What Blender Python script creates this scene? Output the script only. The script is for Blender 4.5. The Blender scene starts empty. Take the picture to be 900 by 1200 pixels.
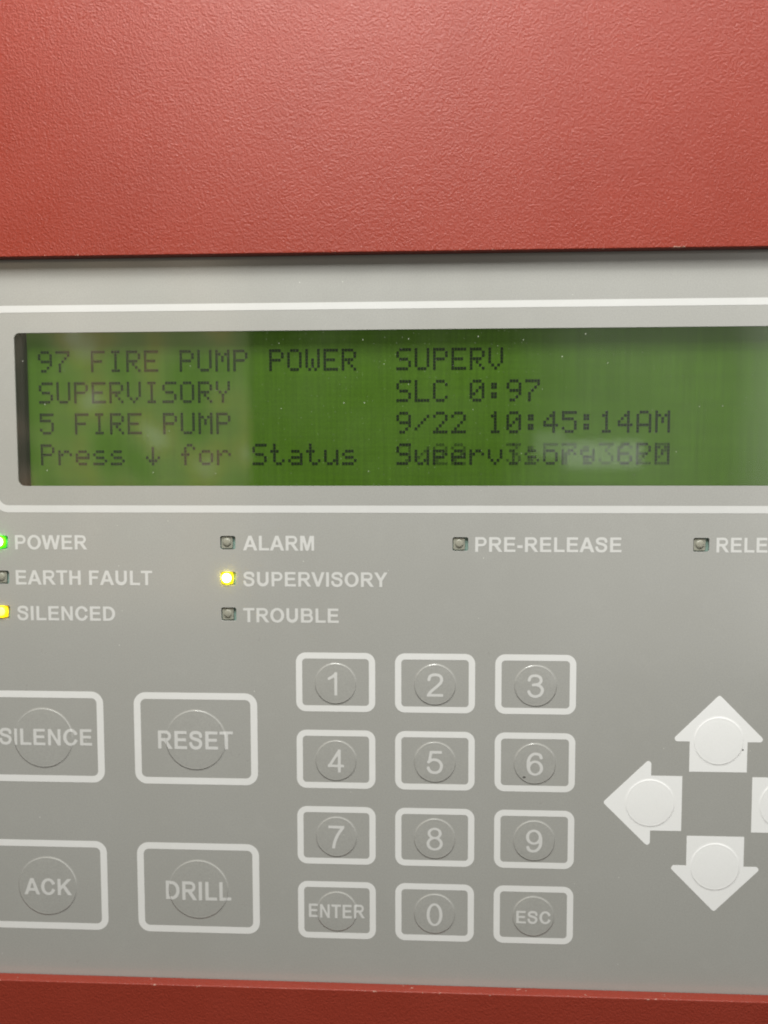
import bpy, bmesh, math, random
import numpy as np
from mathutils import Vector, Matrix

MM = 0.001
random.seed(7)
S = bpy.context.scene
COL = S.collection

# ------------------------------------------------------------------ camera
cam = bpy.data.cameras.new("camera")
cam.sensor_fit = 'HORIZONTAL'; cam.sensor_width = 36.0; cam.lens = 40.0
cam.clip_start = 0.005; cam.clip_end = 50.0
cam.dof.use_dof = True; cam.dof.focus_distance = 0.1695; cam.dof.aperture_fstop = 15.0
cam_o = bpy.data.objects.new("camera", cam); COL.objects.link(cam_o)
Rf = Matrix(((0.9987467, -0.0012759, 0.05003409), (-0.00212752, 0.99768919, 0.06790983), (-0.05000512, -0.06793117, 0.99643607)))
P = Matrix(((1, 0, 0), (0, 0, -1), (0, 1, 0)))
cam_o.matrix_world = Matrix.Translation(Vector((8.5058, -169.3941, 11.5447)) * MM) @ (P @ Rf).to_4x4()
S.camera = cam_o

# ------------------------------------------------------------------ world + lamps
w = bpy.data.worlds.new("World"); S.world = w; w.use_nodes = True
bg = w.node_tree.nodes["Background"]
bg.inputs[0].default_value = (1.0, 0.98, 0.95, 1); bg.inputs[1].default_value = 0.05

def area(name, loc, target, sx, sy, power, col=(1, 1, 1), tex=None):
    l = bpy.data.lights.new(name, 'AREA'); l.shape = 'RECTANGLE'; l.size = sx; l.size_y = sy
    l.energy = power; l.color = col
    o = bpy.data.objects.new(name, l); COL.objects.link(o)
    o.location = loc
    d = Vector(target) - Vector(loc)
    o.rotation_euler = d.to_track_quat('-Z', 'Y').to_euler()
    if tex:
        l.use_nodes = True; tex(l.node_tree)
    return o

def blotches(nt):
    """room seen through the doorway: uneven brightness across the lamp's own face"""
    n = nt.nodes; lk = nt.links
    em = n["Emission"]
    g = n.new("ShaderNodeNewGeometry")
    nz = n.new("ShaderNodeTexNoise"); nz.inputs["Scale"].default_value = 6.5; nz.inputs["Detail"].default_value = 1.5
    lk.new(g.outputs["Parametric"], nz.inputs["Vector"])
    r = n.new("ShaderNodeValToRGB")
    e = r.color_ramp.elements
    e[0].position = 0.36; e[0].color = (0.16, 0.20, 0.14, 1)
    e[1].position = 0.68; e[1].color = (1.0, 0.95, 0.85, 1)
    m = e.new(0.5); m.color = (0.42, 0.38, 0.30, 1)
    m = e.new(0.6); m.color = (0.62, 0.42, 0.27, 1)
    lk.new(nz.outputs["Fac"], r.inputs["Fac"]); lk.new(r.outputs["Color"], em.inputs["Color"])

def side_fade(nt):
    """daylight that is strongest at one side of the opening"""
    n = nt.nodes; lk = nt.links
    g = n.new("ShaderNodeNewGeometry"); sp = n.new("ShaderNodeSeparateXYZ"); lk.new(g.outputs["Parametric"], sp.inputs[0])
    r = n.new("ShaderNodeValToRGB"); e = r.color_ramp.elements
    e[0].position = 0.0; e[0].color = (0, 0, 0, 1); e[1].position = 1.0; e[1].color = (1, 1, 1, 1)
    for p, v in ((.18, .34), (.44, .30), (.52, .8)):
        k = e.new(p); k.color = (v, v, v, 1)
    lk.new(sp.outputs[0], r.inputs["Fac"]); lk.new(r.outputs["Color"], n["Emission"].inputs["Color"])

# two ceiling troffers, and two big added lamps standing in for the reflected room, left and right
area("ceiling_lamp", (-0.045, -0.245, 0.345), (0, 0, 0), 0.20, 0.22, 3.0, (1.0, 1.0, 0.96))
area("ceiling_lamp", (0.20, -0.20, 0.335), (0, 0, 0), 0.05, 0.05, 0.78, (1.0, 1.0, 0.96))
area("left_reflection_lamp", (-0.69, -1.5, 0.12), (-0.69, 0, 0.12), 0.70, 0.85, 4.9, (1.0, 0.95, 0.84), blotches)
area("right_reflection_lamp", (0.65, -1.5, 0.05), (0.65, 0, 0.05), 1.00, 0.9, 6.4, (1.0, 0.98, 0.93), side_fade)
area("distant_lamp", (0.345, -1.49, 0.01), (0.345, 0, 0.01), 0.15, 0.05, 0.042, (1.0, 1.0, 0.97))
area("distant_lamp", (0.245, -1.49, 0.03), (0.245, 0, 0.03), 0.06, 0.05, 0.009, (1.0, 1.0, 0.97))

vs = S.view_settings
vs.view_transform = 'Standard'; vs.look = 'None'; vs.exposure = 0.0; vs.gamma = 1.0; vs.use_curve_mapping = False
S.cycles.max_bounces = 8; S.cycles.transparent_max_bounces = 16
S.cycles.use_denoising = True
S.cycles.filter_width = 1.9

# ------------------------------------------------------------------ materials
def mat(name):
    m = bpy.data.materials.new(name); m.use_nodes = True
    nt = m.node_tree
    return m, nt, nt.nodes["Principled BSDF"], nt.nodes["Material Output"]

def coords(nt, mode="Object", scale=1000.0):
    tc = nt.nodes.new("ShaderNodeTexCoord"); mp = nt.nodes.new("ShaderNodeMapping")
    mp.inputs["Scale"].default_value = (scale,) * 3
    nt.links.new(tc.outputs[mode], mp.inputs["Vector"])
    return mp.outputs["Vector"]

def world_mm(nt):
    g = nt.nodes.new("ShaderNodeNewGeometry"); mp = nt.nodes.new("ShaderNodeVectorMath"); mp.operation = 'SCALE'
    mp.inputs["Scale"].default_value = 1000.0
    nt.links.new(g.outputs["Position"], mp.inputs[0])
    return mp.outputs[0]

def noise(nt, vec, scale, detail=2.0, rough=0.5, dist=0.0):
    n = nt.nodes.new("ShaderNodeTexNoise")
    n.inputs["Scale"].default_value = scale; n.inputs["Detail"].default_value = detail
    n.inputs["Roughness"].default_value = rough; n.inputs["Distortion"].default_value = dist
    nt.links.new(vec, n.inputs["Vector"])
    return n.outputs["Fac"]

def mrange(nt, val, a, b, c, d):
    n = nt.nodes.new("ShaderNodeMapRange")
    for i, v in enumerate((a, b, c, d)): n.inputs[i + 1].default_value = v
    nt.links.new(val, n.inputs[0]); return n.outputs[0]

def mixc(nt, fac, a, b):
    n = nt.nodes.new("ShaderNodeMix"); n.data_type = 'RGBA'
    if isinstance(fac, float): n.inputs[0].default_value = fac
    else: nt.links.new(fac, n.inputs[0])
    for i, v in ((6, a), (7, b)):
        if isinstance(v, tuple): n.inputs[i].default_value = (*v, 1)
        else: nt.links.new(v, n.inputs[i])
    return n.outputs[2]

def math_n(nt, op, a, b):
    n = nt.nodes.new("ShaderNodeMath"); n.operation = op
    for i, v in enumerate((a, b)):
        if isinstance(v, (int, float)): n.inputs[i].default_value = v
        else: nt.links.new(v, n.inputs[i])
    return n.outputs[0]

def bump(nt, h, strength, dist_mm, bsdf):
    b = nt.nodes.new("ShaderNodeBump"); b.inputs["Strength"].default_value = strength
    b.inputs["Distance"].default_value = dist_mm * MM
    nt.links.new(h, b.inputs["Height"]); nt.links.new(b.outputs[0], bsdf.inputs["Normal"])

def specks(nt, vec, cell, size, keep):
    """sparse round specks: distance to scattered points, only for a share of the points"""
    v = nt.nodes.new("ShaderNodeTexVoronoi"); v.voronoi_dimensions = '2D'; v.inputs["Scale"].default_value = cell
    v.inputs["Randomness"].default_value = 1.0
    s3 = nt.nodes.new("ShaderNodeSeparateXYZ"); c3 = nt.nodes.new("ShaderNodeCombineXYZ"); nt.links.new(vec, s3.inputs[0])
    nt.links.new(s3.outputs[0], c3.inputs[0]); nt.links.new(s3.outputs[2], c3.inputs[1])
    nt.links.new(c3.outputs[0], v.inputs["Vector"])
    sep = nt.nodes.new("ShaderNodeSeparateColor"); nt.links.new(v.outputs["Color"], sep.inputs[0])
    near = math_n(nt, 'LESS_THAN', v.outputs["Distance"], math_n(nt, 'MULTIPLY', sep.outputs[1], size))
    some = math_n(nt, 'LESS_THAN', sep.outputs[0], keep)
    return math_n(nt, 'MULTIPLY', near, some)

def membrane(name, col, rough=0.36, mottling=0.085):
    m, nt, b, out = mat(name)
    p = world_mm(nt)
    fine = noise(nt, p, 3.8, 3.0, 0.65)
    big = noise(nt, p, 0.035, 3.0, 0.55)
    c = mixc(nt, mrange(nt, fine, .3, .7, 0.0, 1.0), tuple(x * (1 - mottling) for x in col), tuple(x * (1 + mottling) for x in col))
    c = mixc(nt, mrange(nt, big, .35, .7, 0.0, 0.22), c, (col[0] * .90, col[1] * .885, col[2] * .85))
    sm = noise(nt, p, 0.16, 5.0, 0.7, 1.2)
    c = mixc(nt, mrange(nt, sm, .52, .75, 0.0, 0.16), c, tuple(min(.85, x * 1.18) for x in col))
    c = mixc(nt, specks(nt, p, 0.11, 0.011, 0.25), c, (0.62, 0.62, 0.58))
    nt.links.new(c, b.inputs["Base Color"])
    nt.links.new(mrange(nt, noise(nt, p, 0.09, 4.0, 0.6), .3, .7, rough - .09, rough + .11), b.inputs["Roughness"])
    b.inputs["Specular IOR Level"].default_value = 0.4
    b.inputs["Coat Weight"].default_value = 0.7; b.inputs["Coat Roughness"].default_value = 0.12
    bump(nt, noise(nt, p, 2.4, 2.0, 0.6), 0.35, 0.02, b)
    return m

M_grey = membrane("grey_polyester_overlay", (0.330, 0.329, 0.309))
M_white = membrane("white_screen_print", (0.68, 0.682, 0.67), 0.38, 0.02)
M_arrow = membrane("lightened_white_print", (0.79, 0.795, 0.79), 0.38, 0.02)  # same white print, lightened to make up for the lamp's falloff lower down
M_line = membrane("darkened_white_print", (0.57, 0.572, 0.56), 0.38, 0.02)  # same white print, darkened in colour against the strong lamp light near the top
M_legend = membrane("pale_legend_print", (0.57, 0.57, 0.555), 0.38, 0.03)

def red_paint():
    m, nt, b, out = mat("red_textured_powder_coat")
    p = world_mm(nt)
    a = noise(nt, p, 2.5, 3.0, 0.62, 0.0)
    v = nt.nodes.new("ShaderNodeTexVoronoi"); v.feature = 'SMOOTH_F1'; v.inputs["Scale"].default_value = 2.0
    v.inputs["Smoothness"].default_value = 0.55
    nt.links.new(p, v.inputs["Vector"])
    h = math_n(nt, 'ADD', math_n(nt, 'MULTIPLY', a, 1.1), math_n(nt, 'MULTIPLY', v.outputs["Distance"], -0.32))
    c = mixc(nt, mrange(nt, noise(nt, p, .05, 3, .6), .3, .7, 0., 1.), (0.232, 0.029, 0.0155), (0.252, 0.0335, 0.0185))
    # paint knocked off in small chips along the two cut edges
    s3 = nt.nodes.new("ShaderNodeSeparateXYZ"); nt.links.new(p, s3.inputs[0])
    d1 = math_n(nt, 'ABSOLUTE', math_n(nt, 'SUBTRACT', s3.outputs[2], 50.45), 0.); d2 = math_n(nt, 'ABSOLUTE', math_n(nt, 'SUBTRACT', s3.outputs[2], -97.95), 0.)
    edge = mrange(nt, math_n(nt, 'MINIMUM', d1, d2), .1, .42, 1., 0.)
    chip = math_n(nt, 'GREATER_THAN', math_n(nt, 'ADD', noise(nt, p, .55, 4, .75), math_n(nt, 'MULTIPLY', edge, .2)), .845)
    c = mixc(nt, chip, c, (0.42, 0.24, 0.19))
    nt.links.new(c, b.inputs["Base Color"])
    nt.links.new(mrange(nt, noise(nt, p, .12, 3, .6), .3, .7, .35, .44), b.inputs["Roughness"])
    b.inputs["Specular IOR Level"].default_value = 0.34
    bump(nt, h, 1.0, 0.115, b)
    return m
M_red = red_paint()

def simple(name, col, rough=.5, spec=.5, emit=None, es=0.):
    m, nt, b, out = mat(name)
    p = world_mm(nt)
    c = mixc(nt, mrange(nt, noise(nt, p, 1.5, 3), .3, .7, 0., 1.), tuple(x * .9 for x in col), tuple(min(1, x * 1.1) for x in col))
    nt.links.new(c, b.inputs["Base Color"])
    b.inputs["Roughness"].default_value = rough; b.inputs["Specular IOR Level"].default_value = spec
    if emit:
        b.inputs["Emission Color"].default_value = (*emit, 1); b.inputs["Emission Strength"].default_value = es
    return m

def lcd_mat():
    m, nt, b, out = mat("backlit_green_lcd")
    p = world_mm(nt)
    big = noise(nt, p, .03, 2)
    c = mixc(nt, mrange(nt, big, .35, .65, 0., 1.), (0.031, 0.072, 0.0022), (0.035, 0.080, 0.003))
    # faint electrode columns and rows of the unlit cells
    mp = nt.nodes.new("ShaderNodeMapping"); mp.inputs["Scale"].default_value = (1.7, 1., .05); nt.links.new(p, mp.inputs["Vector"])
    cols = mrange(nt, noise(nt, mp.outputs[0], 1.0, 2), .3, .7, .90, 1.10)
    mp2 = nt.nodes.new("ShaderNodeMapping"); mp2.inputs["Scale"].default_value = (.04, 1., 1.6); nt.links.new(p, mp2.inputs["Vector"])
    rows = mrange(nt, noise(nt, mp2.outputs[0], 1.0, 2), .3, .7, .94, 1.06)
    gr = mrange(nt, noise(nt, p, 3.5, 2), .3, .7, .93, 1.07)
    vm = nt.nodes.new("ShaderNodeVectorMath"); vm.operation = 'SCALE'
    nt.links.new(c, vm.inputs[0]); nt.links.new(math_n(nt, 'MULTIPLY', math_n(nt, 'MULTIPLY', cols, rows), gr), vm.inputs["Scale"])
    c = vm.outputs[0]
    nt.links.new(c, b.inputs["Base Color"])
    nt.links.new(c, b.inputs["Emission Color"]); b.inputs["Emission Strength"].default_value = 0.56
    b.inputs["Roughness"].default_value = .6; b.inputs["Specular IOR Level"].default_value = .15
    return m

def ink(name, alpha):
    m, nt, b, out = mat(name)
    b.inputs["Base Color"].default_value = (0.006, 0.011, 0.005, 1); b.inputs["Roughness"].default_value = .7
    b.inputs["Specular IOR Level"].default_value = .1
    t = nt.nodes.new("ShaderNodeBsdfTransparent"); mx = nt.nodes.new("ShaderNodeMixShader"); mx.inputs[0].default_value = alpha
    nt.links.new(t.outputs[0], mx.inputs[1]); nt.links.new(b.outputs[0], mx.inputs[2]); nt.links.new(mx.outputs[0], out.inputs[0])
    return m

def window_mat():
    m, nt, b, out = mat("clear_window_film")
    nt.nodes.remove(b)
    p = world_mm(nt)
    fr = nt.nodes.new("ShaderNodeFresnel"); fr.inputs[0].default_value = 1.62
    t = nt.nodes.new("ShaderNodeBsdfTransparent"); t.inputs[0].default_value = (.96, .97, .95, 1)
    g = nt.nodes.new("ShaderNodeBsdfGlossy"); g.inputs["Roughness"].default_value = 0.03
    mx = nt.nodes.new("ShaderNodeMixShader")
    gb = nt.nodes.new("ShaderNodeNewGeometry")
    thin = math_n(nt, 'ADD', math_n(nt, 'MULTIPLY', fr.outputs[0], math_n(nt, 'SUBTRACT', 1.0, gb.outputs["Backfacing"])), math_n(nt, 'MULTIPLY', gb.outputs["Backfacing"], .08))
    nt.links.new(thin, mx.inputs[0]); nt.links.new(t.outputs[0], mx.inputs[1]); nt.links.new(g.outputs[0], mx.inputs[2])
    # a veil of dust and some bright specks on the film
    d = nt.nodes.new("ShaderNodeBsdfDiffuse"); d.inputs[0].default_value = (.62, .63, .55, 1)
    sp = math_n(nt, 'MAXIMUM', math_n(nt, 'MULTIPLY', specks(nt, p, 0.23, 0.034, 0.30), .33), math_n(nt, 'MULTIPLY', specks(nt, p, 0.9, 0.09, 0.35), .12))
    veil = mrange(nt, noise(nt, p, .06, 4, .65), .35, .75, .001, .018)
    fac = math_n(nt, 'MAXIMUM', sp, veil)
    mx2 = nt.nodes.new("ShaderNodeMixShader")
    nt.links.new(fac, mx2.inputs[0]); nt.links.new(mx.outputs[0], mx2.inputs[1]); nt.links.new(d.outputs[0], mx2.inputs[2])
    nt.links.new(mx2.outputs[0], out.inputs[0])
    return m

M_lcd = lcd_mat(); M_window = window_mat()
M_ink = ink("lcd_dots", .90); M_ghost = ink("fading_lcd_dots", .46); M_mid = ink("half_faded_lcd_dots", .62)
M_bezel = simple("dark_brown_display_bezel", (0.014, 0.011, 0.008), .7, .15)
M_pcb = simple("teal_circuit_board", (0.19, 0.29, 0.25), .45)
M_ledbody = simple("beige_led_housing", (0.24, 0.24, 0.195), .45)
M_ledlens = simple("unlit_led_lens", (0.27, 0.265, 0.215), .3)
M_amber = simple("lit_amber_led", (.8, .6, .05), .4, .3, (1.0, 0.72, 0.0), 3.0)
M_amber_dim = simple("lit_amber_housing", (.5, .4, .03), .4, .3, (1.0, 0.55, 0.0), 0.75)
M_amber_hot = simple("amber_led_core", (.9, .85, .3), .4, .3, (1.0, 0.88, 0.06), 1.6)
M_yellow = simple("lit_yellow_led", (.8, .7, .05), .4, .3, (1.0, 0.84, 0.0), 9.0)
M_yellow_dim = simple("lit_yellow_housing", (.5, .42, .03), .4, .3, (0.95, 0.72, 0.0), 0.8)
M_yellow_hot = simple("yellow_led_core", (.9, .85, .5), .4, .3, (1.0, 0.97, 0.80), 6.0)
M_green = simple("lit_green_led", (.1, .6, .03), .4, .3, (0.035, 1.0, 0.0), 9.0)
M_green_dim = simple("lit_green_housing", (.06, .4, .02), .4, .3, (0.06, 0.8, 0.0), 0.8)
M_green_hot = simple("green_led_core", (.8, .9, .8), .4, .3, (0.95, 1.0, 0.92), 6.0)
M_dirt = simple("dark_smudge", (0.075, 0.072, 0.065), .7)

# ------------------------------------------------------------------ geometry helpers (input mm: x right, z up, h towards the viewer)
def W(x, z, h): return (x * MM, -h * MM, z * MM)

def link(name, me, material, parent=None, loc=None):
    o = bpy.data.objects.new(name, me); COL.objects.link(o)
    if material and not me.materials: me.materials.append(material)
    if parent: o.parent = parent
    if loc: o.location = W(*loc)
    return o

def curve_mesh(loops, h0, h1, bev=0.0, res=2):
    """solid plate between two heights from closed 2-D loops (holes allowed)"""
    cu = bpy.data.curves.new("tmp", 'CURVE'); cu.dimensions = '2D'; cu.fill_mode = 'BOTH'
    for lp in loops:
        sp = cu.splines.new('POLY'); sp.points.add(len(lp) - 1)
        for q, (x, z) in zip(sp.points, lp): q.co = (x, z, 0, 1)
        sp.use_cyclic_u = True
    cu.extrude = max((h1 - h0) / 2 - bev, 0); cu.bevel_depth = bev; cu.bevel_resolution = res
    cu.offset = -bev
    o = bpy.data.objects.new("tmp", cu); COL.objects.link(o)
    dg = bpy.context.evaluated_depsgraph_get()
    me = bpy.data.meshes.new_from_object(o.evaluated_get(dg))
    bpy.data.objects.remove(o); bpy.data.curves.remove(cu)
    mid = (h0 + h1) / 2
    for v in me.vertices:
        x, z, h = v.co; v.co = W(x, z, h + mid)
    bm = bmesh.new(); bm.from_mesh(me); bmesh.ops.remove_doubles(bm, verts=bm.verts, dist=1e-7); bm.to_mesh(me); bm.free()
    me.materials.clear()
    return me

def arc(cx, cz, r, a0, a1, n):
    return [(cx + r * math.cos(math.radians(a0 + (a1 - a0) * i / n)), cz + r * math.sin(math.radians(a0 + (a1 - a0) * i / n))) for i in range(n + 1)]

def rrect(x0, x1, z0, z1, r, n=8):
    return arc(x1 - r, z1 - r, r, 0, 90, n) + arc(x0 + r, z1 - r, r, 90, 180, n) + arc(x0 + r, z0 + r, r, 180, 270, n) + arc(x1 - r, z0 + r, r, 270, 360, n)

def round_poly(pts, n=5):
    out = []
    N = len(pts)
    for i, (x, z, r) in enumerate(pts):
        p = Vector((x, z)); a = Vector(pts[i - 1][:2]) - p; b = Vector(pts[(i + 1) % N][:2]) - p
        if r <= 0: out.append((x, z)); continue
        ang = a.angle(b); t = r / math.tan(ang / 2)
        A = p + a.normalized() * t; B = p + b.normalized() * t
        for k in range(n + 1):
            s = k / n
            q = A * (1 - s) ** 2 + p * 2 * s * (1 - s) + B * s * s
            out.append((q.x, q.y))
    return out

def ring_mesh(outer, inner, h):
    """flat printed band between two loops with the same number of points"""
    n = len(outer)
    vs_ = [W(x, z, h) for x, z in outer] + [W(x, z, h) for x, z in inner]
    fs = [(i, (i + 1) % n, n + (i + 1) % n, n + i) for i in range(n)]
    me = bpy.data.meshes.new("band"); me.from_pydata(vs_, [], fs); me.update()
    fix_front(me); return me

def fix_front(me):
    bm = bmesh.new(); bm.from_mesh(me)
    bad = [f for f in bm.faces if f.normal.y > 0]
    if bad: bmesh.ops.reverse_faces(bm, faces=bad)
    bm.to_mesh(me); bm.free()

def smooth(me):
    for p in me.polygons: p.use_smooth = True

# ---- embossed key dome
RIM = 0.30
class Dome:
    """low embossed plateau with its own slightly uneven rim"""
    def __init__(self, R, H, seed):
        rnd = random.Random(seed)
        self.R, self.H = R, H
        self.ph = [rnd.uniform(0, 6.28) for _ in range(7)]; self.am = [rnd.uniform(.0, .07) for _ in range(7)]
    def h(self, x, z):
        r = math.hypot(x, z); a = math.atan2(z, x)
        wob = sum(self.am[k] * math.sin((k + 1) * a + self.ph[k]) for k in range(7))
        wob *= min(1.0, (r / self.R) ** 3)
        R = self.R * (1 + wob * .03)
        s = min(max((R - r) / RIM, 0), 1)
        dent = -0.012 * math.exp(-((r - R + RIM + .25) / .22) ** 2)
        return self.H * (1 + wob) * s * s * (3 - 2 * s) + 0.05 * (1 - min(r / R, 1) ** 2) + dent

def dome_mesh(d, base=0.0):
    n = 80; R = d.R
    rs = [R + .22, R + .12, R + .04] + [R - (RIM + .15) * k / 10 for k in range(11)] + [R - .8, R - .95, R - 1.15, R * .6, R * .35, R * .15]
    vs_ = []; fs = []
    for j, r in enumerate(rs):
        for i in range(n):
            a = 2 * math.pi * i / n; x, z = r * math.cos(a), r * math.sin(a)
            vs_.append(W(x, z, base + d.h(x, z) + (-0.02 if j == 0 else 0.004)))
    c = len(vs_); vs_.append(W(0, 0, base + d.h(0, 0) + .004))
    for j in range(len(rs) - 1):
        for i in range(n):
            k = (i + 1) % n
            fs.append((j * n + i, j * n + k, (j + 1) * n + k, (j + 1) * n + i))
    L = (len(rs) - 1) * n
    for i in range(n): fs.append((L + i, L + (i + 1) % n, c))
    me = bpy.data.meshes.new("dome"); me.from_pydata(vs_, [], fs); me.update()
    fix_front(me); smooth(me); return me

# ------------------------------------------------------------------ lettering: grotesque capitals and digits as implicit outlines
def box(x0, x1, y0, y1):
    return lambda X, Y: np.maximum(np.maximum(x0 - X, X - x1), np.maximum(y0 - Y, Y - y1))
def poly(*pts):
    a = sum(pts[i][0] * pts[(i + 1) % len(pts)][1] - pts[(i + 1) % len(pts)][0] * pts[i][1] for i in range(len(pts)))
    if a < 0: pts = pts[::-1]
    def f(X, Y):
        d = np.full(X.shape, -1e9)
        for i in range(len(pts)):
            (x0, y0), (x1, y1) = pts[i], pts[(i + 1) % len(pts)]
            L = math.hypot(x1 - x0, y1 - y0)
            d = np.maximum(d, ((X - x0) * (y1 - y0) - (Y - y0) * (x1 - x0)) / L)
        return d
    return f
def ell(cx, cy, rx, ry):
    def f(X, Y):
        u = (X - cx) / rx; v = (Y - cy) / ry
        k = np.sqrt(u * u + v * v) + 1e-9
        g = np.sqrt((u / rx) ** 2 + (v / ry) ** 2) / k + 1e-9
        return (k - 1) / g
    return f
def U(*fs): return lambda X, Y: np.minimum.reduce([f(X, Y) for f in fs])
def N(*fs): return lambda X, Y: np.maximum.reduce([f(X, Y) for f in fs])
def sub(a, b): return lambda X, Y: np.maximum(a(X, Y), -b(X, Y))
def ring(cx, cy, rx, ry, tx, ty): return sub(ell(cx, cy, rx, ry), ell(cx, cy, rx - tx, ry - ty))
def spline(pts, k=8):
    P_ = [np.array(p, float) for p in pts]; P_ = [2 * P_[0] - P_[1]] + P_ + [2 * P_[-1] - P_[-2]]
    out = []
    for i in range(1, len(P_) - 2):
        a, b, c, d = P_[i - 1:i + 3]
        for s in range(k):
            t = s / k
            out.append(.5 * (2 * b + (c - a) * t + (2 * a - 5 * b + 4 * c - d) * t * t + (3 * b - a - 3 * c + d) * t ** 3))
    out.append(P_[-2]); return out
def stroke(pts, t, curved=True):
    pts = spline(pts) if curved else [np.array(p, float) for p in pts]
    def f(X, Y):
        d = np.full(X.shape, 1e9)
        for i in range(len(pts) - 1):
            a, b = pts[i], pts[i + 1]; ab = b - a; L2 = ab @ ab
            s = ((X - a[0]) * ab[0] + (Y - a[1]) * ab[1]) / L2
            sc = np.clip(s, 0, 1)
            dd = np.hypot(X - a[0] - sc * ab[0], Y - a[1] - sc * ab[1]) - t / 2
            L = math.sqrt(L2)
            if i == 0: dd = np.maximum(dd, -s * L)
            if i == len(pts) - 2: dd = np.maximum(dd, (s - 1) * L)
            d = np.minimum(d, dd)
        return d
    return f
def bowl(x0, xr, y0, y1, t):
    """bar - half round - bar, as in B, P, R; centre lines y0 < y1, outer right edge xr"""
    r = (y1 - y0) / 2; cx = xr - t / 2 - r * 1.0
    pts = [(x0, y1), (cx, y1)] + [(cx + r * math.sin(a), (y0 + y1) / 2 + r * math.cos(a)) for a in np.linspace(0.15, math.pi - .15, 14)] + [(cx, y0), (x0, y0)]
    return stroke(pts, t, False)
def wedge(cx, cy, k): return poly((cx, cy), (cx + 2000, cy + 2000 * k), (cx + 2000, cy - 2000 * k))

ST = lambda a, b=None: box(a, a + 145, 0, 716)
BOLD = {
 'A': (722, sub(poly((2, 0), (283, 716), (438, 716), (720, 0)), U(poly((157, -1), (229, 163), (493, 163), (564, -1)), poly((276, 284), (361, 540), (446, 284))))),
 'B': (722, U(ST(73), bowl(145, 640, 376, 656, 122), bowl(145, 672, 60, 376, 122))),
 'C': (722, sub(ring(379, 358, 333, 371, 152, 126), wedge(379, 358, .42))),
 'D': (722, sub(U(box(72, 350, 0, 716), N(ell(340, 358, 342, 358), box(340, 900, -50, 800))), U(box(217, 330, 121, 595), N(ell(325, 358, 207, 237), box(325, 900, 0, 716))))),
 'E': (667, U(ST(73), box(80, 604, 595, 716), box(80, 577, 308, 430), box(80, 619, 0, 121))),
 'F': (611, U(ST(74), box(80, 566, 595, 716), box(80, 511, 305, 426))),
 'H': (722, U(ST(73), ST(505), box(100, 600, 309, 434))),
 'I': (278, ST(68)),
 'K': (722, U(ST(74), poly((210, 205), (210, 398), (513, 716), (708, 716)), poly((318, 330), (425, 420), (725, 0), (538, 0)))),
 'L': (611, U(ST(77), box(80, 583, 0, 121))),
 'M': (833, U(box(71, 205, 0, 716), box(628, 762, 0, 716), poly((130, 716), (287, 716), (484, 0), (349, 0)), poly((546, 716), (703, 716), (484, 0), (349, 0)))),
 'N': (722, U(box(73, 208, 0, 716), box(514, 648, 0, 716), poly((75, 716), (214, 716), (646, 0), (509, 0)))),
 'O': (778, ring(389, 358, 348, 371, 152, 126)),
 'P': (667, U(ST(73), bowl(145, 622, 331, 656, 122))),
 'R': (722, U(ST(73), bowl(145, 650, 356, 656, 122), poly((310, 310), (470, 345), (717, 0), (543, 0)))),
 'S': (667, stroke([(548, 505), (515, 610), (430, 655), (325, 664), (215, 648), (140, 590), (128, 520), (175, 450), (300, 405), (430, 368), (520, 305), (540, 215), (500, 115), (420, 65), (328, 51), (215, 72), (140, 140), (105, 240)], 132)),
 'T': (611, U(box(21, 590, 595, 716), box(233, 378, 0, 716))),
 'U': (722, U(box(71, 216, 265, 716), box(503, 648, 265, 716), N(ring(359.5, 275, 288.5, 287, 145, 163), box(0, 800, -50, 276)))),
 'V': (667, U(poly((0, 716), (158, 716), (408, 0), (256, 0)), poly((509, 716), (665, 716), (410, 0), (258, 0)))),
 'W': (944, U(poly((3, 716), (151, 716), (323, 0), (172, 0)), poly((388, 716), (520, 716), (326, 0), (182, 0)), poly((424, 716), (557, 716), (764, 0), (618, 0)), poly((795, 716), (940, 716), (771, 0), (621, 0)))),
 'Y': (667, U(box(260, 405, 0, 330), poly((-2, 716), (168, 716), (404, 315), (262, 290)), poly((498, 716), (666, 716), (403, 290), (261, 315)))),
 '-': (333, box(40, 296, 190, 328)), ' ': (278, None)}
SIX = U(ring(290, 228, 226, 240, 90, 74), N(stroke([(465, 535), (425, 635), (320, 677), (215, 650), (135, 560), (98, 430), (95, 228)], 88), box(0, 556, 180, 800)))
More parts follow.
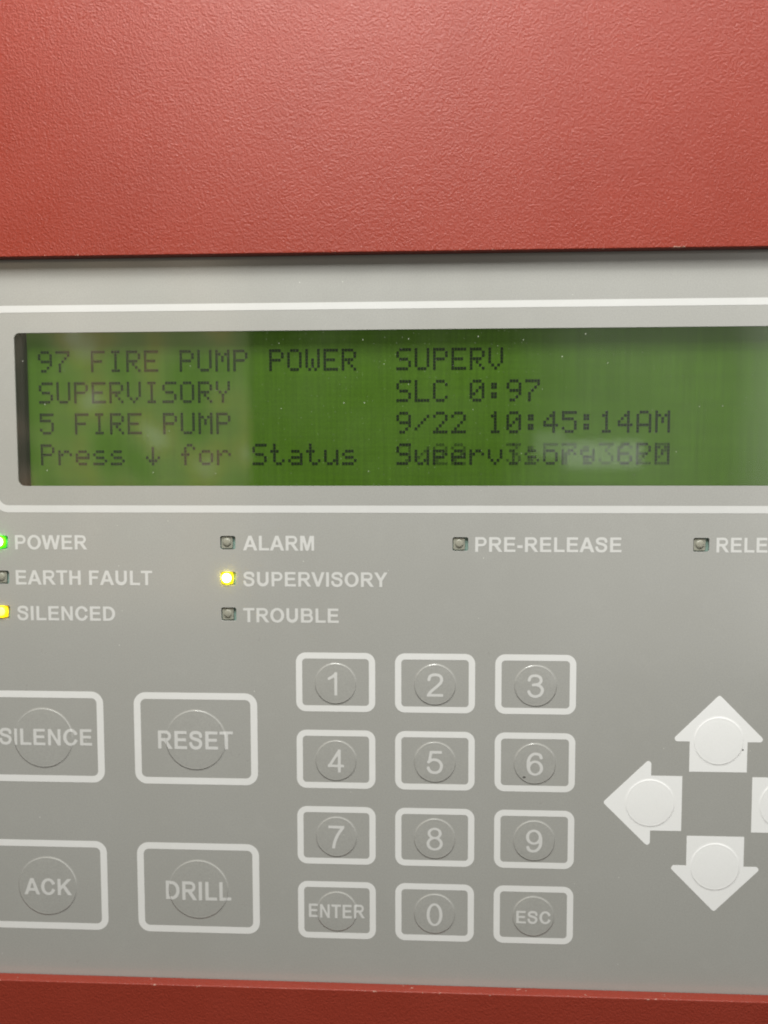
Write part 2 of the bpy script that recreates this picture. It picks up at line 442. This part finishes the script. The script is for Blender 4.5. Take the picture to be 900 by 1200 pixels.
LIGHT = {
 '0': (556, ring(277, 352, 236, 366, 92, 74)),
 '1': (556, U(box(284, 372, 0, 716), N(stroke([(400, 770), (330, 672), (230, 580), (107, 508)], 86), box(0, 372, 0, 716)))),
 '2': (556, U(N(stroke([(82, 505), (110, 610), (180, 662), (277, 677), (375, 660), (440, 600), (457, 520), (425, 430), (330, 325), (200, 210), (115, 120), (60, 20)], 88), box(0, 556, 0, 800)), box(32, 503, 0, 85))),
 '3': (556, U(stroke([(88, 520), (120, 620), (180, 665), (265, 677), (360, 655), (420, 590), (420, 490), (360, 425), (270, 400), (200, 393)], 84), stroke([(200, 388), (290, 396), (390, 360), (455, 285), (462, 200), (420, 100), (350, 50), (268, 31), (180, 52), (115, 115), (82, 195)], 88))),
 '4': (556, U(box(323, 411, 0, 716), box(22, 508, 165, 246), N(stroke([(20, 150), (65, 205), (372, 690), (400, 740)], 84, False), box(22, 400, 165, 716)))),
 '5': (556, U(box(132, 475, 621, 706), poly((130, 706), (215, 706), (160, 400), (70, 345)), stroke([(84, 350), (165, 415), (268, 433), (380, 400), (450, 310), (460, 220), (425, 110), (350, 48), (262, 31), (175, 52), (110, 115), (80, 190)], 88))),
 '6': (556, SIX),
 '7': (556, U(box(46, 510, 618, 703), N(stroke([(500, 700), (440, 610), (340, 460), (260, 290), (212, 130), (195, 0)], 90), box(0, 510, 0, 690)))),
 '8': (556, U(ring(277, 536, 208, 182, 86, 72), ring(277, 207, 240, 219, 90, 74))),
 '9': (556, lambda X, Y: SIX(554 - X, 704 - Y))}

def text_mesh(text, font, cx, cz, width, height, h, lift=None, step=21.0):
    """filled outlines by marching squares; bounding box fitted to width x height; lift(x, z) raises it over a dome"""
    polys = []
    adv = 0.0
    for ch in text:
        a, f = font[ch]
        if f is not None:
            xs = np.arange(-30, a + 60, step); ys = np.arange(-36, 770, step)
            X, Y = np.meshgrid(xs, ys, indexing='ij'); D = f(X, Y)
            for i in range(len(xs) - 1):
                for j in range(len(ys) - 1):
                    c = ((i, j), (i + 1, j), (i + 1, j + 1), (i, j + 1))
                    d = [D[q] for q in c]
                    if min(d) >= 0: continue
                    out = []
                    for k in range(4):
                        d0, d1 = d[k], d[(k + 1) % 4]
                        p0 = (xs[c[k][0]], ys[c[k][1]]); p1 = (xs[c[(k + 1) % 4][0]], ys[c[(k + 1) % 4][1]])
                        if d0 < 0: out.append(p0)
                        if (d0 < 0) != (d1 < 0):
                            t = d0 / (d0 - d1); out.append((p0[0] + (p1[0] - p0[0]) * t, p0[1] + (p1[1] - p0[1]) * t))
                    if len(out) >= 3: polys.append([(x + adv, y) for x, y in out])
        adv += a
    ax = [p[0] for q in polys for p in q]; ay = [p[1] for q in polys for p in q]
    x0, x1, y0, y1 = min(ax), max(ax), min(ay), max(ay)
    sx = width / (x1 - x0); sy = height / (y1 - y0)
    idx = {}; vs_ = []; fs = []
    for q in polys:
        f = []
        for x, y in q:
            k = (round(x, 2), round(y, 2))
            if k not in idx:
                X_ = cx + (x - (x0 + x1) / 2) * sx; Z_ = cz + (y - (y0 + y1) / 2) * sy
                idx[k] = len(vs_); vs_.append(W(X_, Z_, h + (lift(X_, Z_) if lift else 0)))
            if not f or f[-1] != idx[k]: f.append(idx[k])
        if len(f) > 1 and f[0] == f[-1]: f.pop()
        if len(set(f)) >= 3 and len(set(f)) == len(f): fs.append(f)
    me = bpy.data.meshes.new("lettering"); me.from_pydata(vs_, [], fs); me.update()
    fix_front(me)
    if lift: smooth(me)
    return me

# ------------------------------------------------------------------ the red cover
LCD_X0, LCD_X1, LCD_Z0, LCD_Z1 = -74.43, 79.5, 5.2, 35.92
led_spots = [(-78.45, -6.3), (-78.45, -13.5), (-78.45, -20.7), (-31.55, -6.25), (-31.55, -13.5), (-31.55, -20.8), (15.2, -6.37), (62.3, -6.38)]

cover = bpy.data.objects.new("cabinet_cover", None); COL.objects.link(cover); cover.location = W(0, -97.8, 0)
cover["label"] = "red textured steel cover framing the grey control panel above and below"
cover["category"] = "cover"
me = curve_mesh([rrect(-150, 150, -150, 150, 6), rrect(-97, 97, -97.8, 50.3, 1.5)], 0.06, 2.55, 0.22, 3)
for v in me.vertices: v.co.z += 97.8 * MM
link("cover_plate", me, M_red, cover)

# ------------------------------------------------------------------ the grey control panel
panel = bpy.data.objects.new("control_panel", None); COL.objects.link(panel); panel.location = (0, 0, 0)
panel["label"] = "grey membrane control panel with green text display, number keys and status lights"
panel["category"] = "control panel"

holes = [rrect(LCD_X0, LCD_X1, LCD_Z0, LCD_Z1, 1.25)]
for x, z in led_spots: holes.append(rrect(x - 1.56, x + 1.56, z - 1.38, z + 1.38, .42, 5))
me = curve_mesh([rrect(-110, 110, -110, 64, 2)] + holes, -0.7, 0.0)
link("faceplate", me, M_grey, panel)

# white line round the display
o_ = rrect(-79.85, 85.0, -0.18, 41.30, 3.35, 12); i_ = rrect(-78.5, 83.65, 1.27, 39.93, 2.0, 12)
link("display_border", ring_mesh(o_, i_, .03), M_line, panel)

# ---- display
disp = link("display", curve_mesh([rrect(-80, 85, 0.5, 40.5, .5)], -4.2, -3.0), M_lcd, panel)
link("bezel", curve_mesh([rrect(-80, 85, 0.4, 40.6, .6), rrect(-72.9, 80.5, 2.9, 36.9, .8)], -2.95, -0.75, .6, 4), M_bezel, disp)
me = curve_mesh([rrect(LCD_X0 - .0, LCD_X1 + .0, LCD_Z0 - .0, LCD_Z1 + .0, 1.25)], -0.30, -0.06)
# a single clear sheet: keep only the front skin
bm = bmesh.new(); bm.from_mesh(me)
bmesh.ops.delete(bm, geom=[f for f in bm.faces if f.normal.y > -0.9 or f.calc_center_median().y > 0.00015], context='FACES'); bm.to_mesh(me); bm.free()
link("window", me, M_window, disp)

G5 = {
 '0': "01110 10001 10011 10101 11001 10001 01110", '1': "00100 01100 00100 00100 00100 00100 01110",
 '2': "01110 10001 00001 00010 00100 01000 11111", '3': "11111 00010 00100 00010 00001 10001 01110",
 '4': "00010 00110 01010 10010 11111 00010 00010", '5': "11111 10000 11110 00001 00001 10001 01110",
 '6': "00110 01000 10000 11110 10001 10001 01110", '7': "11111 00001 00010 00100 01000 01000 01000",
 '9': "01110 10001 10001 01111 00001 00010 01100", ':': "00000 01100 01100 00000 01100 01100 00000",
 '/': "00000 00001 00010 00100 01000 10000 00000",
 'A': "01110 10001 10001 10001 11111 10001 10001", 'C': "01110 10001 10000 10000 10000 10001 01110",
 'E': "11111 10000 10000 11110 10000 10000 11111", 'F': "11111 10000 10000 11110 10000 10000 10000",
 'I': "01110 00100 00100 00100 00100 00100 01110", 'L': "10000 10000 10000 10000 10000 10000 11111",
 'M': "10001 11011 10101 10101 10001 10001 10001", 'O': "01110 10001 10001 10001 10001 10001 01110",
 'P': "11110 10001 10001 11110 10000 10000 10000", 'R': "11110 10001 10001 11110 10100 10010 10001",
 'S': "01111 10000 10000 01110 00001 00001 11110", 'U': "10001 10001 10001 10001 10001 10001 01110",
 'V': "10001 10001 10001 10001 10001 01010 00100", 'W': "10001 10001 10001 10101 10101 10101 01010",
 'Y': "10001 10001 10001 01010 00100 00100 00100",
 'a': "00000 00000 01110 00001 01111 10001 01111", 'e': "00000 00000 01110 10001 11111 10000 01110",
 'f': "00110 01001 01000 11100 01000 01000 01000", 'i': "00100 00000 01100 00100 00100 00100 01110",
 'o': "00000 00000 01110 10001 10001 10001 01110", 'p': "00000 00000 11110 10001 11110 10000 10000",
 'r': "00000 00000 10110 11001 10000 10000 10000", 's': "00000 00000 01110 10000 01110 00001 11110",
 't': "01000 01000 11100 01000 01000 01001 00110", 'u': "00000 00000 10001 10001 10001 10011 01101",
 'v': "00000 00000 10001 10001 10001 01010 00100", 'y': "00000 00000 10001 10001 01111 00001 01110",
 '\u2193': "00000 00100 00100 00100 10101 01110 00100"}
PX, PY = 2.92 / 4.88, 4.33 / 6.88
dot_cache = {}
def dots(ch, m):
    k = (ch, m.name)
    if k not in dot_cache:
        vs_ = []; fs = []
        for r, row in enumerate(G5[ch].split()):
            for c, b in enumerate(row):
                if b == '1':
                    x = c * PX; z = -r * PY; n = len(vs_)
                    vs_ += [W(x, z - PY * .87, 0), W(x + PX * .88, z - PY * .87, 0), W(x + PX * .88, z, 0), W(x, z, 0)]
                    fs.append((n, n + 1, n + 2, n + 3))
        me = bpy.data.meshes.new("character"); me.from_pydata(vs_, [], fs); me.update(); fix_front(me); me.materials.append(m)
        dot_cache[k] = me
    return dot_cache[k]
TX0, TP, TZ, TLP = -70.87, 3.663, 32.62, 6.315
def put(text, col, row, m, h):
    for i, ch in enumerate(text):
        if ch != ' ':
            link("character", dots(ch, m), None, disp, (TX0 + (col + i) * TP, TZ - row * TLP, h))
put("97 FIRE PUMP POWER", 0, 0, M_ink, -2.9); put("SUPERV", 20, 0, M_ink, -2.9)
put("SUPERVISORY", 0, 1, M_ink, -2.9); put("SLC 0:97", 20, 1, M_ink, -2.9)
put("5 FIRE PUMP", 0, 2, M_ink, -2.9); put("9/22 10:45:14AM", 20, 2, M_ink, -2.9)
put("Press \u2193 for Status", 0, 3, M_ink, -2.9)
# the changing field, caught between two messages
put("Superv", 20, 3, M_ink, -2.9); put("isory", 26, 3, M_mid, -2.9)
put("9/22  3:57:3", 20, 3, M_ghost, -2.86); put("6PM", 32, 3, M_mid, -2.86); put("C20", 32, 3, M_ghost, -2.82)

# ---- indicator lights with their captions
def led(x, z, cap, x0, x1, zc, hgt, body, lens, core=None, label=None):
    t = link("indicator_light", curve_mesh([rrect(-1.9, 1.9, -1.7, 1.7, .3, 4)], -1.1, -0.72), M_pcb, panel, (x, z, 0))
    if label: t["label"] = label
    link("housing", curve_mesh([rrect(-1.42, .92, -1.2, 1.25, .35, 4)], -0.715, -0.30, .12, 2), body, t)
    # round lens, standing just proud of the overlay; a lit one has a white-hot centre
    n = 28; R = 1.18 if core else .8; top = .62 if core else -.02
    def cap_mesh(prof, ox, oz):
        vs_ = []; fs = []
        for r, h in prof:
            for i in range(n):
                a = 2 * math.pi * i / n; vs_.append(W(ox + r * math.cos(a), oz + r * math.sin(a), h))
        c = len(vs_); vs_.append(W(ox, oz, prof[-1][1] + .002))
        for j in range(len(prof) - 1):
            for i in range(n): fs.append((j * n + i, j * n + (i + 1) % n, (j + 1) * n + (i + 1) % n, (j + 1) * n + i))
        for i in range(n): fs.append(((len(prof) - 1) * n + i, (len(prof) - 1) * n + (i + 1) % n, c))
        me = bpy.data.meshes.new("lens"); me.from_pydata(vs_, [], fs); me.update(); fix_front(me); smooth(me); return me
    e = top + .30
    ln = cap_mesh([(R, -.30), (R, -.30 + e * .35), (R * .95, -.30 + e * .62), (R * .8, -.30 + e * .84), (R * .55, -.30 + e * .95), (R * .25, top)], -.22, .08)
    link("lens", ln, lens, t)
    if core: link("core", cap_mesh([(R * .78, top - .07), (R * .75, top - .02), (R * .5, top + .03), (R * .2, top + .04)], -.20, .16), core, t)
    link("caption", text_mesh(cap, BOLD, (x0 + x1) / 2 - x, zc - z, x1 - x0, hgt, .03), M_legend, t)

off = (M_ledbody, M_ledlens)
led(*led_spots[0], "POWER", -75.43, -60.41, -6.27, 3.03, M_green_dim, M_green, M_green_hot, "lit green light beside the word POWER")
led(*led_spots[1], "EARTH FAULT", -75.5, -47.13, -13.52, 3.03, *off)
led(*led_spots[2], "SILENCED", -75.42, -54.97, -20.88, 3.08, M_amber_dim, M_amber, M_amber_hot, "lit amber light beside the word SILENCED")
led(*led_spots[3], "ALARM", -28.45, -14.05, -6.31, 3.0, *off)
led(*led_spots[4], "SUPERVISORY", -28.5, .64, -13.61, 3.07, M_yellow_dim, M_yellow, M_yellow_hot, "lit yellow light beside the word SUPERVISORY")
led(*led_spots[5], "TROUBLE", -28.6, -9.17, -20.97, 3.03, *off)
led(*led_spots[6], "PRE-RELEASE", 18.13, 46.84, -6.45, 3.07, *off)
led(*led_spots[7], "RELEASE", 65.20, 82.9, -6.42, 3.04, *off)

# ---- keys
seed = [0]
def key(x, z, w_, h_, r, band, R, legend, font, lw, lh, lx, lz):
    seed[0] += 1
    d = Dome(R, .128, seed[0])
    k = link("key", dome_mesh(d), M_grey, panel, (x, z - .3, 0))
    o = rrect(-w_ / 2, w_ / 2, -h_ / 2 + .3, h_ / 2 + .3, r); i = rrect(-w_ / 2 + band, w_ / 2 - band, -h_ / 2 + .3 + band, h_ / 2 + .3 - band, max(r - band, .35))
    link("outline", ring_mesh(o, i, .03), M_white, k)
    cx, cz = lx - x, lz - z + .3
    link("legend", text_mesh(legend, font, cx, cz, lw, lh, .034, d.h), M_legend, k)
    return k
BX, BZ = (-70.72, -38.76), (-46.68, -78.33)
key(BX[0], BZ[0], 25.6, 19.2, 2.5, 1.42, 6.35, "SILENCE", BOLD, 19.6, 3.6, -70.27, -46.75)
key(BX[1], BZ[0], 25.6, 19.2, 2.5, 1.42, 6.35, "RESET", BOLD, 15.57, 3.95, -38.85, -46.95)
key(BX[0], BZ[1], 25.6, 19.2, 2.5, 1.42, 6.35, "ACK", BOLD, 10.17, 3.65, -70.6, -78.72)
key(BX[1], BZ[1], 25.6, 19.2, 2.5, 1.42, 6.35, "DRILL", BOLD, 13.74, 4.0, -38.75, -78.87)
KX = (-9.9, 10.2, 30.3); KZ = (-34.57, -50.52, -66.48, -82.33)
K6 = None
for r_, rowt in enumerate(("123", "456", "789")):
    for c_, ch in enumerate(rowt):
        lw = 1.96 * 1.0 if ch == '1' else 3.3
        k = key(KX[c_], KZ[r_], 16.1, 12.15, 2.0, 1.28, 4.3, ch, LIGHT, lw, 4.8, KX[c_] + (-.62 if ch == '1' else .0), KZ[r_] - .3)
        if ch == '6': K6 = k
key(KX[0], KZ[3], 16.1, 12.15, 2.0, 1.28, 4.3, "ENTER", BOLD, 11.6, 2.9, -9.92, KZ[3] - .18)
key(KX[1], KZ[3], 16.1, 12.15, 2.0, 1.28, 4.3, "0", LIGHT, 3.25, 4.85, 10.2, KZ[3] - .4)
key(KX[2], KZ[3], 16.1, 12.15, 2.0, 1.28, 4.3, "ESC", BOLD, 6.98, 2.75, 30.33, KZ[3] - .45)
link("smudge", curve_mesh([[(a[0] * 1.6, a[1]) for a in arc(0, 0, .2, 0, 330, 9)]], 0.0, .02), M_dirt, K6, (-2.1, -2.75, .14))

ARROW = [(0, 8.0, .55), (8.85, -.95, .6), (8.25, -1.5, .5), (5.65, -1.5, 0), (5.65, -7.65, 0), (-5.65, -7.65, 0), (-5.65, -1.5, 0), (-8.25, -1.5, .5), (-8.85, -.95, .6)]
def arrow_key(x, z, ang):
    seed[0] += 1
    ca, sa = math.cos(ang), math.sin(ang)
    lp = [(px * ca - pz * sa, px * sa + pz * ca) for px, pz in round_poly(ARROW)]
    k = link("arrow_key", curve_mesh([lp], -.02, .03), M_arrow, panel, (x, z, 0))
    # dome sits over the arrow's centre
    link("dome", dome_mesh(Dome(4.95, .065, seed[0]), .034), M_arrow, k, (-sa * -1.35, ca * -1.35, 0))
    return k
ku = arrow_key(66.55, -44.25, 0)
arrow_key(51.95, -58.5, math.pi / 2)
arrow_key(66.4, -72.75, math.pi)
arrow_key(81.0, -58.5, -math.pi / 2)
link("smudge", curve_mesh([arc(0, 0, .16, 0, 330, 9)], 0.0, .02), M_dirt, ku, (4.75, -3.0, .10))
